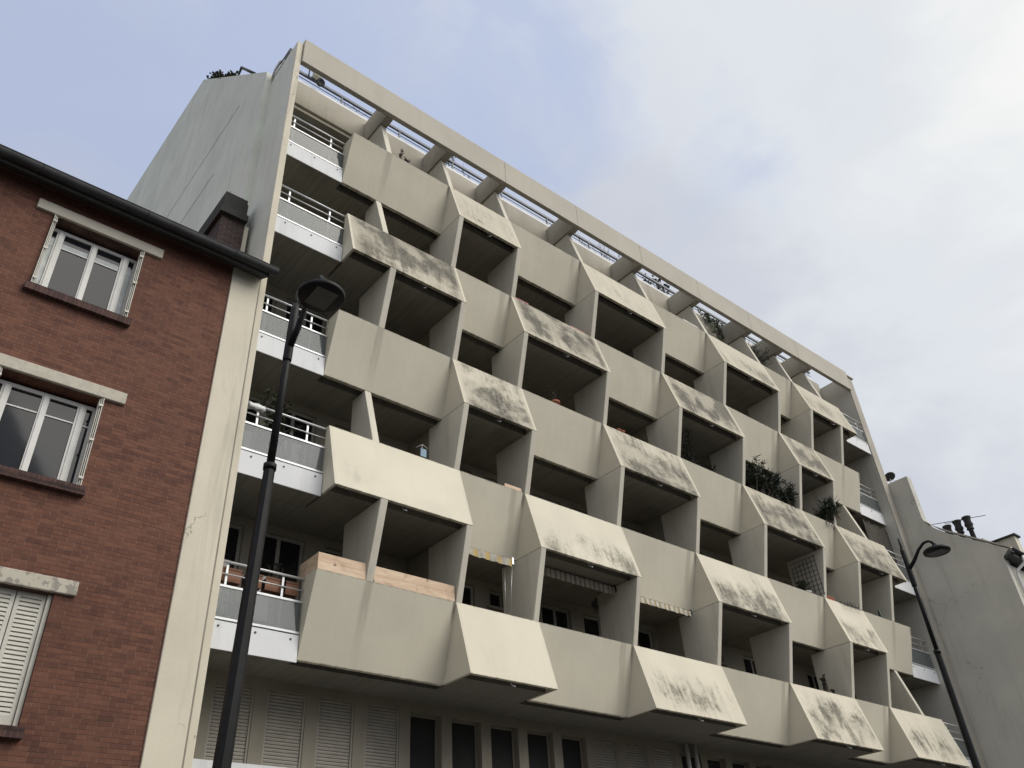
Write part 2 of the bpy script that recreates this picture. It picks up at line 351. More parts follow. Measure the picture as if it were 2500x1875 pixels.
# ------------------------------------------------------------------ mesh helpers
BEVEL = ('divider_fin', 'fascia_beam', 'beam_bracket', 'wall_edge', 'lintel', 'pilaster', 'roof_parapet')
class MB:
    def __init__(s): s.v = []; s.f = []; s.uv = []; s.smooth = []
    def face(s, pts, uv=None, sm=False):
        i = len(s.v); s.v += [tuple(p) for p in pts]; s.f.append(list(range(i, i + len(pts))))
        s.uv.append(uv); s.smooth.append(sm)
    def mesh(s, verts, faces, sm=False, uvf=None):
        i = len(s.v); s.v += [tuple(p) for p in verts]
        for f in faces:
            s.f.append([i + j for j in f]); s.smooth.append(sm)
            s.uv.append([uvf(verts[j]) for j in f] if uvf else None)
    def box(s, x0, x1, y0, y1, z0, z1):
        v = [(x, y, z) for x in (x0, x1) for y in (y0, y1) for z in (z0, z1)]
        s.mesh(v, [(0, 1, 3, 2), (4, 6, 7, 5), (0, 4, 5, 1), (2, 3, 7, 6), (0, 2, 6, 4), (1, 5, 7, 3)])
    def prism(s, poly, axis, a, b, uvf=None):
        n = len(poly)
        def P(p, t):
            return (t, p[0], p[1]) if axis == 'X' else ((p[0], t, p[1]) if axis == 'Y' else (p[0], p[1], t))
        v = [P(p, a) for p in poly] + [P(p, b) for p in poly]
        f = [list(range(n))[::-1], list(range(n, 2 * n))] + [(i, (i + 1) % n, n + (i + 1) % n, n + i) for i in range(n)]
        s.mesh(v, f, False, uvf)
    def tube(s, pts, r, seg=8, cap=True, sm=True):
        pts = [Vector(p) for p in pts]; n = len(pts)
        rs = r if isinstance(r, (list, tuple)) else [r] * n
        v = []; ref = None
        for i, p in enumerate(pts):
            t = (pts[min(i + 1, n - 1)] - pts[max(i - 1, 0)]).normalized()
            if ref is None: ref = Vector((0, 0, 1)) if abs(t.z) < 0.9 else Vector((1, 0, 0))
            a = t.cross(ref).normalized(); b = t.cross(a).normalized(); ref = a.cross(t)
            for k in range(seg):
                an = 2 * math.pi * (k + 0.5) / seg
                v.append(p + rs[i] * (math.cos(an) * a + math.sin(an) * b))
        f = [(i * seg + k, i * seg + (k + 1) % seg, (i + 1) * seg + (k + 1) % seg, (i + 1) * seg + k) for i in range(n - 1) for k in range(seg)]
        s.mesh(v, f, sm)
        if cap:
            s.mesh(v[:seg], [list(range(seg))]); s.mesh(v[-seg:], [list(range(seg))])
    def lathe(s, prof, c=(0, 0, 0), seg=16, M=None, sm=True):
        v = []
        for r, z in prof:
            for k in range(seg):
                a = 2 * math.pi * k / seg
                p = Vector((r * math.cos(a), r * math.sin(a), z))
                if M: p = M @ p
                v.append(p + Vector(c))
        f = [(i * seg + k, i * seg + (k + 1) % seg, (i + 1) * seg + (k + 1) % seg, (i + 1) * seg + k) for i in range(len(prof) - 1) for k in range(seg)]
        f += [list(range(seg)), list(range((len(prof) - 1) * seg, len(prof) * seg))]
        s.mesh(v, f, sm)
    def build(s, name, mat, parent=None, fix=True, **props):
        me = bpy.data.meshes.new(name)
        off = Vector((0, 0, 0)); q = parent
        while q: off += q.location; q = q.parent
        me.from_pydata([tuple(Vector(p) - off) for p in s.v], [], s.f)
        if any(u for u in s.uv):
            ul = me.uv_layers.new(name='UVMap')
            for poly, u in zip(me.polygons, s.uv):
                if u:
                    for li, c in zip(poly.loop_indices, u): ul.data[li].uv = c
        for poly, k in zip(me.polygons, s.smooth): poly.use_smooth = k
        if fix:
            bm = bmesh.new(); bm.from_mesh(me)
            bmesh.ops.remove_doubles(bm, verts=bm.verts, dist=1e-5)
            bmesh.ops.recalc_face_normals(bm, faces=bm.faces)
            bm.to_mesh(me); bm.free()
        mats = mat if isinstance(mat, (list, tuple)) else [mat]
        for m in mats: me.materials.append(m)
        o = bpy.data.objects.new(name, me); C.objects.link(o)
        if name in BEVEL:
            b = o.modifiers.new('worn_edge', 'BEVEL'); b.width = .012; b.segments = 2; b.limit_method = 'ANGLE'
        o.parent = parent
        for k, val in props.items(): o[k] = val
        return o
def tag(o, label, cat, group=None, kind=None):
    o['label'] = label; o['category'] = cat
    if group: o['group'] = group
    if kind: o['kind'] = kind
    return o
def thing(name, label, cat, loc, group=None):
    o = bpy.data.objects.new(name, None); C.objects.link(o); o.location = loc; o.empty_display_size = 0.2
    return tag(o, label, cat, group)
def box(name, mat, parent, *b, **p):
    m = MB(); m.box(*b); return m.build(name, mat, parent, **p)
def wall_holes(m, x0, x1, z0, z1, y0, y1, holes):
    """wall as boxes round rectangular openings (hx0, hx1, hz0, hz1), sorted by x"""
    x = x0
    for a, b, c, d in sorted(holes):
        if a > x: m.box(x, a, y0, y1, z0, z1)
        if c > z0: m.box(a, b, y0, y1, z0, c)
        if d < z1: m.box(a, b, y0, y1, d, z1)
        x = b
    if x < x1: m.box(x, x1, y0, y1, z0, z1)

# ------------------------------------------------------------------ ground
def struct(name, mat, m):
    o = m.build(name, mat); o['kind'] = 'structure'; return o
m = MB(); m.box(-600, 600, -600, 600, -0.5, -0.006); struct('ground', M_ASPH, m)
m = MB(); m.box(-80, 80, -11.0, -4.75, -0.004, 0.0); struct('road', M_ASPH, m)
m = MB(); m.box(-80, 80, -4.55, 30, -0.3, 0.13); struct('pavement', M_PAVE, m)
m = MB(); m.box(-80, 80, -4.75, -4.553, -0.3, 0.135); struct('kerb', M_KERB, m)
m = MB(); m.box(-80, 80, -16, -11.2, -0.3, 0.13); struct('far_pavement', M_PAVE, m)
m = MB(); m.box(-80, 80, -11.197, -11.0, -0.3, 0.135); struct('far_kerb', M_KERB, m)

# ------------------------------------------------------------------ apartment building
HP, PO, RE, H = 1.3867, 0.389, 0.421, 2.8
XS = [-2.914, 0.0, 1.875, 4.683, 7.498, 10.319, 13.143, 15.015, 17.880]
XB, XB2 = -1.905, 16.845
XL, XR = -4.47, 19.54
D = 0.07
YW = 1.65
def RZ(k): return Z0 + H * (k - 1)
APT = thing('apartment_building', 'cream concrete apartment block with zigzag rows of slanted balcony parapets between dividing fins', 'apartment building', (7.5, 0.5, 0))

def uvp(zt):
    return lambda p: (p[0], (zt - p[2]) / HP)
# dirt, band height, weathering of each bright panel: (row, bay) -> values
DIRT = {(1, 1): (0.16, .8, .02), (1, 3): (.36, .65, .05), (1, 5): (.62, .6, .10), (1, 7): (.42, .6, .12),
        (2, 0): (.20, .9, .0), (2, 2): (.36, .8, .05), (2, 4): (.66, .9, .14), (2, 6): (.46, .8, .16),
        (3, 1): (.86, .85, .25), (3, 3): (.92, .75, .32), (3, 5): (.96, .70, .48), (3, 7): (.92, .75, .42),
        (4, 0): (.98, .25, .55), (4, 2): (.95, .40, .48), (4, 4): (.97, .45, .50), (4, 6): (.90, .45, .48),
        (5, 1): (.34, .6, .38), (5, 3): (.24, .6, .36), (5, 5): (.36, .7, .38), (5, 7): (.36, .7, .46)}
for k in range(1, 6):
    zt = RZ(k); zb = zt - HP
    f = lambda y, z: (y, zt + z)
    for b in range(8):
        bright = (b % 2) == (k % 2)
        xa, xc = XS[b], XS[b + 1]
        m = MB(); u = uvp(zt)
        if bright:
            x0 = xa - (D if b > 0 else 0); x1 = xc + (D if b < 7 else 0)
            m.prism([(0, zt), (-PO, zb), (-PO + .08, zb), (.085, zt)], 'X', x0 + .055, x1 - .055, u)
            tri = [(0, zt), (-PO, zb), (RE, zb)]
            lt = [(0, zt), (-PO, zb), (.11, zb), (.11, zt)]
            ch = MB(), MB()
            ch[0].prism(lt if b == 0 else tri, 'X', x0, x0 + .055, u)
            ch[1].prism(lt if b == 7 else tri, 'X', x1 - .055, x1, u)
            d = DIRT[(k, b)]
        else:
            x0 = xa + (D if b > 0 else 0); x1 = xc - (D if b < 7 else 0)
            sec = [(0, zt), (.085, zt), (RE + .085, zb), (RE, zb)]
            e0 = x0 + (.08 if b == 0 else 0); e1 = x1 - (.08 if b == 7 else 0)
            m.prism(sec, 'X', e0, e1, u)
            ret = [(0, zt), (.50, zt), (.50, zb), (RE, zb)]
            if b == 0: m.prism(ret, 'X', x0, e0, u)
            if b == 7: m.prism(ret, 'X', e1, x1, u)
            d = (0.05 + 0.05 * random.random(), .8, 0.06 + 0.03 * k)
        sx = XB if (b == 0 and not bright) else (XB2 if (b == 7 and not bright) else (x1 - .28 if not bright else -99.0))  # fin drip on the end panels, elsewhere a streak near the right end
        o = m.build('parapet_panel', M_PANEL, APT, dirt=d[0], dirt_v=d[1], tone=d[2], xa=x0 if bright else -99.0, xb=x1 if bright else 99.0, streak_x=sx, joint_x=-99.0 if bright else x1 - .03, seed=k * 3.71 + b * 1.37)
        for c_ in (ch if bright else ()): c_.build('panel_cheek', M_PANEL, o, dirt=0.0, dirt_v=.8, tone=.05 + .02 * k, xa=-99.0, xb=99.0, streak_x=-99.0, joint_x=-99.0, seed=k * 2.3 + b)
        # floor in front of the common slab, with the open slot behind the panel
        m = MB()
        yb = 1.55 if k == 1 else YW
        if bright:
            m.box(x0 + .056, x1 - .056, -PO + .29, .695, zb, zb + .20)
            sl = (x0 + .056, x1 - .056, -PO + .15, .695, zb + .203, zb + .32)
        else:
            sl = (x0, x1, RE + .012, .695, zb + .203, zb + .32)
        if bright: m.build('balcony_floor', M_SOFF_DIM if k == 1 else M_SOFF, APT)
        box('slot_lining', M_SLOT, APT, *sl)  # near-black plate; the shade inside the slot is put into its colour
        if bright:
            # little bent rain spout under the middle of the panel
            xm = (x0 + x1) / 2 + (.38 if (b, k) == (0, 4) else 0)
            m = MB(); m.tube([(xm, -PO + .16, zb + .10), (xm, -PO + .14, zb - .02), (xm + .02, -PO + .06, zb - .07)], .013, 6)
            m.build('rain_spout', M_ALU, APT)
    yb = YW + .1
    m = MB(); m.box(XL, XR, .70, yb, zb, zb + .26)
    yl, yr = (RE + .02, .08) if k % 2 else (.10, RE + .02)
    m.box(XL, XS[0] - .003, yl + .01, .698, zb + .003, zb + .26)
    m.box(XS[8] + .003, XR, yr + .01, .698, zb + .003, zb + .26)
    m.build('floor_slab', M_SOFF_DIM if k == 1 else M_SOFF, APT)

# dividing fins, one per boundary and storey
YF = .90
def fin(x, k, top, t=.15):
    z0 = RZ(k); z1 = z0 + H - HP - .004
    if top == 'terrace': poly = [(.012, z0 - .02), (.012, z0 + .004), (.39, Z0 + 12.63), (1.19, Z0 + 12.63), (1.19, z0 - 1.1), (.60, z0 - 1.1)]
    else:
        yt = -PO + .003 if top == 'out' else RE + .003
        poly = [(.012, z0 - .02), (.005, z0 + .004), (yt, z1), (YF, z1), (YF, z0 - 1.1), (.60, z0 - 1.1)]
    m = MB(); m.prism(poly, 'X', x - t / 2, x + t / 2)
    return m.build('divider_fin', M_FIN, APT)
for k in range(1, 6):
    for i in range(1, 8):
        fin(XS[i], k, 'terrace' if k == 5 else 'out', .136)
    for x in (XB, XB2):
        if k == 5: top = 'terrace'
        else:
            bright_above = ((k + 1) % 2 == 0) if x == XB else ((k + 1) % 2 == 1)
            top = 'out' if bright_above else 'in'
        fin(x, k, top)

for k in range(1, 5):
    for i in (1, 4, 7):
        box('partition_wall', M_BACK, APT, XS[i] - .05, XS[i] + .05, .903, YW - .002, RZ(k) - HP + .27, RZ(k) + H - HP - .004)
# loggia back walls with windows
M_FRAME = flat('dull_window_frame', (0.30, 0.285, 0.25), 0.6)
def window(parent, x0, x1, z0, z1, y, leaves=1, name='french_window', mat=M_FRAME, fw=.06, glass=M_GLASS):
    m = MB()
    m.box(x0, x0 + fw, y, y + .06, z0, z1); m.box(x1 - fw, x1, y, y + .06, z0, z1)
    m.box(x0 + fw, x1 - fw, y, y + .06, z1 - fw, z1); m.box(x0 + fw, x1 - fw, y, y + .06, z0, z0 + fw)
    for j in range(1, leaves):
        xm = x0 + (x1 - x0) * j / leaves
        m.box(xm - fw * .6, xm + fw * .6, y + .002, y + .058, z0 + fw, z1 - fw)
    o = m.build(name, mat, parent)
    p = MB(); p.box(x0 + fw * .8, x1 - fw * .8, y + .025, y + .04, z0 + fw * .8, z1 - fw * .8)
    p.build('pane', glass, o)
    return o
for k in range(1, 6):
    z0 = RZ(k) - HP + .26; z1 = RZ(k + 1) - HP if k < 5 else Z0 + 12.5
    zt = RZ(k)
    holes = []
    if k < 4:
        for a_, b_ in ((-4.38, -3.58), (-3.36, -2.36), (.78, 1.66), (3.56, 4.46), (4.88, 5.48), (6.70, 7.28), (8.1, 9.0), (10.9, 11.8), (12.3, 12.9), (13.9, 14.7), (15.6, 16.4), (18.1, 19.1)):
            holes.append((a_, b_, z0 + .05, zt + 1.26))
        for a_, b_ in ((-1.95, -1.55), (2.06, 2.46), (9.6, 10.0), (17.0, 17.4)): holes.append((a_, b_, zt + .88, zt + 1.26))
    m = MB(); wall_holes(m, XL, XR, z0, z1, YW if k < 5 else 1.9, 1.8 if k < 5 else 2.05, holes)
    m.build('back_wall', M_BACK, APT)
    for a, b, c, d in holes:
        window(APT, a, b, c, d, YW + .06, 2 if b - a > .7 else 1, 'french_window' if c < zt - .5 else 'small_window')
        if c > zt: box('window_sill', M_BACK, APT, a - .06, b + .06, YW - .07, YW + .02, c - .06, c)

# end bays: white enamel panel, rails and smoky glass
def end_bay(k, x0, x1, y, posts):
    zt = RZ(k)
    box('end_panel', M_WPANEL, APT, x0 + .004, x1 - .01, y - .02, y, zt - 1.44, zt - 1.01)
    m = MB()
    n = 3
    for j in range(n):
        xx = x0 + .2 + (x1 - x0 - .35) * j / (n - 1)
        m.tube([(xx, y - .03, zt - 1.09), (xx, y - .019, zt - 1.09)], .018, 8)
    m.build('bolt', M_BLACK, APT)
    h = MB(); h.tube([(x0, y, zt - .05), (x1, y, zt - .05)], .022, 8)
    rail = h.build('balcony_railing', M_ALU, APT)
    m = MB()
    m.tube([(x0, y, zt - .25), (x1, y, zt - .25)], .013, 6)
    m.box(x0, x1, y - .018, y + .018, zt - .47, zt - .435); m.box(x0, x1, y - .018, y + .018, zt - .985, zt - .95)
    m.build('rail_bar', M_ALU, rail)
    for px in posts:
        box('rail_post', M_ALU, rail, px - .018, px + .018, y + .019, y + .04, zt - .99, zt - .06)
    box('glass_panel', M_RGLASS, rail, x0 + .02, x1 - .02, y - .005, y + .005, zt - .945, zt - .475)
for k in range(1, 6):
    y = RE if k % 2 else .09
    end_bay(k, XL, XS[0] - .003, y, (-4.24, -3.28))
    y = .09 if k % 2 else RE
    end_bay(k, XS[8] + .003, XR, y, (18.3, 19.2))

# top: long fascia beam in lengths, brackets back to the roof parapet
seams = [XL + .004, XS[2], XS[3], XS[4], XS[5], XS[6], 16.0, XR]
for a, b in zip(seams[:-1], seams[1:]):
    m = MB(); m.box(a + .003, b - .003, -.035, .10, Z0 + 12.66, Z0 + 13.56)
    m.build('fascia_beam', M_BEAM, APT)
for x in [XB] + XS[1:8] + [XB2]:
    box('beam_bracket', M_TERR, APT, x - .11, x + .11, .103, 1.195, Z0 + 12.64, Z0 + 13.48)
m = MB(); m.box(XL, XR, 1.2, 1.36, Z0 + 12.76, Z0 + 13.66); m.build('roof_parapet', M_TERR, APT)
m = MB(); m.box(XL, XR, 1.22, 1.40, Z0 + 12.58, Z0 + 12.66); m.box(XL, XR, 1.27, 3.0, Z0 + 12.66, Z0 + 12.757)
m.build('terrace_lintel', M_TERR, APT)
box('terrace_window', M_GLASS, APT, XL + .1, XS[0] + 1.0, 1.86, 1.88, RZ(5) - .9, Z0 + 12.5)
m = MB(); m.box(XL, XR, 1.365, 3.0, Z0 + 12.76, Z0 + 13.0); m.build('roof_deck', M_TERR, APT)
box('white_upstand', M_WPANEL, APT, XL, XR, 1.372, 1.395, Z0 + 13.4, Z0 + 13.99)
h = MB(); h.box(XL, XR, 1.40, 1.46, Z0 + 14.335, Z0 + 14.42)
RR = h.build('roof_railing', M_RAILBLUE, APT)
m = MB(); m.tube([(XL, 1.43, Z0 + 14.19), (XL + 8, 1.43, Z0 + 14.19), (XR, 1.43, Z0 + 14.19)], .012, 6); m.build('rail_wire', M_RAILBLUE, RR)
x = -2.65
while x < XR:
    box('rail_post', M_RAILBLUE, RR, x - .022, x + .022, 1.41, 1.45, Z0 + 13.5, Z0 + 14.334); x += 1.88

# side walls: front strip, then the tall wall whose top climbs back with the set-back storeys
def zz(*pts): return [(a, b + Z0) for a, b in pts]
m = MB()
m.prism(zz((.06, -Z0), (.06, 13.43), (1.42, 13.40), (1.42, -Z0)), 'X', -4.615, XL)
m.prism(zz((1.42, -Z0), (1.42, 13.62), (8.2, 21.05), (16.7, 22.2), (30, 23.4), (30, -Z0)), 'X', -4.78, XL)
LW = m.build('side_wall', [M_GABLE], APT)
m = MB(); m.box(-4.622, XL - .002, .03, .058, 0.1, Z0 + 13.42); m.build('wall_edge', M_WALLFRONT, APT)
m = MB()
m.prism(zz((.06, -Z0), (.06, 13.40), (1.42, 13.40), (1.42, -Z0)), 'X', XR, 19.98)
m.prism(zz((1.42, -Z0), (1.42, 13.4), (8.2, 20.8), (16.7, 22.0), (30, 23), (30, -Z0)), 'X', XR, 19.98)
m.build('side_wall', M_NEIGH, APT)
m = MB(); m.box(XR + .002, 19.985, .03, .058, 0.1, Z0 + 13.40); m.box(XR + .05, 20.06, -.02, 1.4, Z0 + 13.403, Z0 + 13.47); m.build('wall_edge', M_TERR, APT)
m = MB()
m.prism(zz((3.0, -Z0), (3.0, 13.2), (8.2, 20.4), (16.7, 21.4), (30, 22.4), (30, -Z0)), 'X', XL + .01, XR - .01)
m.box(XL + .01, XR - .01, 2.0, 2.98, 0, Z0 + 12.7)
m.build('rear_block', M_GABLE, APT)
# hairline construction joints on the tall wall
m = MB()
for (ya, za, yb_, zb_) in ((3.2, 14.15, 9.0, 14.9), (4.2, 12.3, 8.6, 12.9), (2.4, 10.0, 5.6, 10.35)):
    m.box(-4.783, -4.781, ya, yb_, Z0 + za, Z0 + za + .025)
m.build('joint_line', M_SLOT, APT)

# first floor front under the balconies: shutters, posts and windows on a regular pitch
FY = 1.55
z0, z1 = Z0 - 2.77, Z0 - 1.56
holes = []; kinds = []
for n in range(24):
    a = -3.745 + .9375 * n
    holes.append((a, a + .70, z0, z1)); kinds.append('s' if n < 4 or 9 <= n < 12 or n > 17 else 'w')
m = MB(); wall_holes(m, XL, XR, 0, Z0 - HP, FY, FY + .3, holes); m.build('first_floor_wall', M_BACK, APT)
for (a, b, c, d), kd in zip(holes, kinds):
    if kd == 's':
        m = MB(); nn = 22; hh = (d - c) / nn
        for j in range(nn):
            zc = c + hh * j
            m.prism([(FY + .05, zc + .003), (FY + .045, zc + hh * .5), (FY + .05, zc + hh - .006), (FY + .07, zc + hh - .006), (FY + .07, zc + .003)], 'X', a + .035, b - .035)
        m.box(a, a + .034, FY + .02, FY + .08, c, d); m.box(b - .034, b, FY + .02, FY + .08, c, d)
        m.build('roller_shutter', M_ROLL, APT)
    else:
        w_ = window(APT, a, b, c, d, FY + .14, 1, 'window', M_BACK, .05)
        if a < 4:
            q = MB(); q.prism([(a + .08, c + .06), (a + .06, d - .34), (a + .36, d - .36), (a + .46, c + .06)], 'Y', FY + .158, FY + .162); q.build('painted_reflection', M_REFLECT, w_)  # slanted grey sheet painting a reflection onto the pane
m = MB(); m.box(XL, XR, 1.28, 1.545, z0 - .6, z0 - .012); m.build('white_spandrel', M_WPANEL, APT)
m = MB()
for xx in (7.62, 7.92): m.tube([(xx, FY - .10, 0.13), (xx, FY - .10, Z0 - HP - .002)], .05, 10)
m.build('rain_pipe', M_WHITE, APT)
m = MB(); m.box(XL, XR, 1.70, 1.95, 0.1, Z0 - HP); m.build('inner_wall', M_SLOT, APT)

# ------------------------------------------------------------------ brick house on the left
BR = thing('brick_house', 'red brick house with cream lintels and dark gutter, left of the concrete block', 'house', (-9, 1, 0))
BX0, BX1 = -20.0, -5.165
wins = [(-8.20, -6.72, 3.44, 4.955), (-8.20, -6.72, .335, 1.855), (-8.20, -6.68, -2.92, -1.235)]
# one opening per storey; the wall is laid storey by storey round them
m = MB()
cuts = [(2.6, 5.62), (-.45, 2.6), (-Z0 + .1, -.45)]
for (a, b, c, d), (lo, hi) in zip(wins, cuts):
    wall_holes(m, BX0, BX1, Z0 + lo, Z0 + hi, 0, .35, [(a, b, Z0 + c, Z0 + d)])
m.box(BX0, BX1, .6, 8, 0.1, Z0 + 5.5)
m.build('wall', M_BRICK, BR)
m = MB(); m.box(BX1 + .002, -4.635, -.035, .3, 0.1, Z0 + 5.6); m.build('pilaster', M_WALLFRONT, BR)
m = MB(); m.box(-4.634, -4.60, .0, .05, 0.1, Z0 + 5.5); m.build('joint_strip', M_SOFF, BR)
for wi, (a, b, c, d) in enumerate(wins):
    za, zb = Z0 + c, Z0 + d
    lt = .20
    o = box('lintel', M_LINTEL, BR, -8.48, -6.425, -.055, .19, zb + .012, zb + .012 + lt); o['peel'] = 1.0 if wi == 2 else (.25 if wi == 1 else .08)
    m = MB(); m.box(a - .055, b + .06, -.10, .19, za - .135, za - .004); m.build('sill', M_BRICKSILL, BR)
    m = MB(); m.box(a + .002, a + .03, .075, .34, za, zb); m.box(b - .03, b - .002, .075, .34, za, zb); m.build('window_reveal', M_LINTEL, BR, peel=.1)
    if wi < 2:
        y = .20; F = MB()
        bars = [(a + .03, a + .075), (-8.05, -7.93), (-7.51, -7.405), (-7.01, -6.885), (b - .075, b - .03)]
        for p, q in bars: F.box(p, q, y, y + .06, za, zb - .06)
        for p, q in ((-8.05, -7.93), (-7.51, -7.405), (-7.01, -6.885)):
            F.box((p + q) / 2 - .03, (p + q) / 2 + .03, y - .018, y - .002, za, zb - .10)
        F.box(a + .03, b - .03, y + .002, y + .062, zb - .115, zb - .055)
        F.box(a + .03, b - .03, y + .004, y + .064, za - .002, za + .045)
        fr = F.build('window', M_WHITE, BR)
        for (p, q) in zip(bars[:-1], bars[1:]):
            g = MB(); g.box(p[1] - .004, q[0] + .004, y + .03, y + .038, za + .03, zb - .10); g.build('pane', M_GLASSF, fr)
            zbar = zb - .42
            g = MB(); g.box(p[1], q[0], y + .015, y + .03, zbar, zbar + .022); g.build('glazing_bar', M_WHITE, fr)
        # pale roller blind and net strips just behind the glass
        if wi == 0:
            g = MB()
            g.box(-7.925, -7.52, y + .022, y + .029, zb - .40, zb - .305); g.box(-7.40, -7.015, y + .022, y + .029, zb - .40, zb - .305)
            g.box(a + .08, -8.055, y + .022, y + .029, za + .05, zb - .26); g.box(-6.88, -6.80, y + .022, y + .029, za + .05, zb - .26)
            g.build('net_curtain', M_CURT, fr)
        # folded slatted shutters against both reveals
        for xs_, sg in ((a, 1), (b, -1)):
            S = MB()
            for j in range(3):
                xx = xs_ + sg * (.008 + .022 * j)
                S.box(min(xx, xx + sg * .012), max(xx, xx + sg * .012), -.055 + .02 * j, .07, za + .004, zb)
            for zf in (.08, .5, .9):
                zc = za + (zb - za) * zf
                S.box(min(xs_ + sg * .005, xs_ + sg * .07), max(xs_ + sg * .005, xs_ + sg * .07), -.065, -.045, zc, zc + .035)
            S.build('folded_shutter', M_SHUT, BR)
    else:
        y = .10; w = (b - .06 - a) / 4
        for j in range(4):
            p, q = a + .01 + w * j, a + .01 + w * (j + 1) - .012
            S = MB()
            S.box(p, p + .05, y, y + .02, za, zb); S.box(q - .05, q, y, y + .02, za, zb)
            S.box(p + .05, q - .05, y, y + .02, za, za + .14); S.box(p + .05, q - .05, y, y + .02, zb - .07, zb)
            nn = 26; hh = (zb - .07 - za - .14) / nn
            for t in range(nn):
                zc = za + .14 + hh * t
                S.prism([(y + .000, zc + .002), (y + .004, zc + hh * .62), (y + .022, zc + hh * .98), (y + .024, zc + hh * .5)], 'X', p + .05, q - .05)
            S.box(p + .045, q - .045, y + .03, y + .034, za, zb)
            S.build('shutter', M_SHUT, BR)
        box('shutter_jamb', M_SHUT, BR, b - .055, b - .004, .06, .15, za, zb)
# eaves, gutter, roof
m = MB(); m.prism(zz((.0, 5.50), (-.34, 5.30), (-.36, 5.42), (.35, 5.75), (.35, 5.5)), 'X', BX0, -4.60); m.build('eaves_soffit', M_SOOT, BR)
m = MB()
n = 12
v = []
for xx in (BX0, -4.47):
    for t in range(n + 1):
        a_ = math.pi + math.pi * t / n
        v.append((xx, -.40 + .095 * math.cos(a_), Z0 + 5.47 + .095 * math.sin(a_) * 1.25))
m.mesh(v, [(t, t + 1, n + 1 + t + 1, n + 1 + t) for t in range(n)], True)
m.mesh(v[n + 1:], [list(range(n + 1))])
m.tube([(BX0, -.495, Z0 + 5.475), (-4.465, -.495, Z0 + 5.475)], .010, 6)
for xx in (-13.2, -10.4, -8.6, -6.9, -5.3):
    m.tube([(xx, -.40 + .101 * math.cos(math.pi + math.pi * t / 8), Z0 + 5.47 + .101 * 1.25 * math.sin(math.pi + math.pi * t / 8)) for t in range(9)], .009, 5)
GT = m.build('gutter', M_ZINC, BR, fix=False)
m = MB(); m.prism(zz((-.36, 5.47), (-.36, 5.52), (4.2, 8.4), (8.6, 5.5), (8.6, 5.4), (4.2, 8.2), (.3, 5.5)), 'X', BX0, -4.60); RF = m.build('roof', M_TILE, BR)
m = MB(); m.prism(zz((.35, 5.4), (4.2, 8.18), (8.0, 5.4)), 'X', BX0 + .1, -4.85); m.build('roof_gable', M_BRICK, BR)
# sooty chimney along the party wall
m = MB(); m.box(-5.30, -4.80, .90, .904, Z0 + 5.6, Z0 + 7.62); m.box(-5.30, -4.80, .905, 4.6, Z0 + 5.6, Z0 + 7.62)
CH = m.build('chimney', M_BRICKDARK, BR)
m = MB(); m.box(-5.303, -5.3008, .9, 4.6, Z0 + 5.6, Z0 + 7.62); m.build('chimney_side', M_BRICKDARKY, CH)
m = MB(); m.box(-5.38, -4.785, .80, 4.7, Z0 + 7.622, Z0 + 7.80); m.box(-5.32, -4.80, .90, 4.6, Z0 + 7.803, Z0 + 8.20); m.box(-5.30, -4.81, .94, 4.5, Z0 + 8.203, Z0 + 8.36)
m.build('chimney_cap', M_SOOT, CH)
m = MB(); m.box(-4.798, -4.70, .93, 1.0, Z0 + 5.6, Z0 + 7.6); m.build('flashing', M_WALLFRONT, CH)

# ------------------------------------------------------------------ rendered house on the right, standing forward of the block
NB = thing('rendered_house', 'grey rendered house with a blind side wall, right of the concrete block', 'house', (21, -1, 0))
GX = 20.0
prof = [(1.5, -Z0), (1.5, 8.66), (-.70, 8.62), (-.70, 6.95), (-.74, 6.78), (-.83, 6.60), (-1.0, 6.40), (-1.40, 6.04), (-2.98, 4.88), (-2.74, 4.70), (-2.72, -Z0)]
m = MB(); m.prism(zz(*prof), 'X', GX, GX + .30)
m.box(GX + .30, 34, -2.72, -2.42, 0.1, Z0 + 4.5)
NW = m.build('wall', M_NEIGH, NB)
m = MB()
cop = [(-.78, 6.80), (-.87, 6.62), (-1.03, 6.42), (-1.42, 6.075), (-3.05, 4.88), (-3.05, 4.93), (-1.42, 6.14), (-1.0, 6.49), (-.84, 6.68), (-.76, 6.83)]
m.prism(zz(*[(a, b + .005) for a, b in cop]), 'X', GX - .025, GX + .33); m.build('coping', M_BEAM, NB)
m = MB(); m.prism(zz((-3.05, 4.72), (-3.05, 4.80), (1.0, 7.7), (5.5, 10.4), (5.5, 4.5), (-2.4, 4.5)), 'X', GX + .31, 34); m.build('roof', M_ZINC, NB)
m = MB(); m.tube([(GX - .03, -3.12, Z0 + 4.80), (34, -3.12, Z0 + 4.80)], .062, 10); m.box(GX + .02, 34, -3.05, -2.73, Z0 + 4.62, Z0 + 4.70); m.build('gutter', M_ZINC, NB)
m = MB(); m.tube([(GX + .55, -3.12, Z0 + 4.72), (GX + .55, -3.10, Z0 + 4.5), (GX + .42, -2.84, Z0 + 4.28), (GX + .40, -2.80, Z0 + 4.1), (GX + .40, -2.80, 0.13)], .05, 10); m.build('downpipe', M_WHITE, NB)
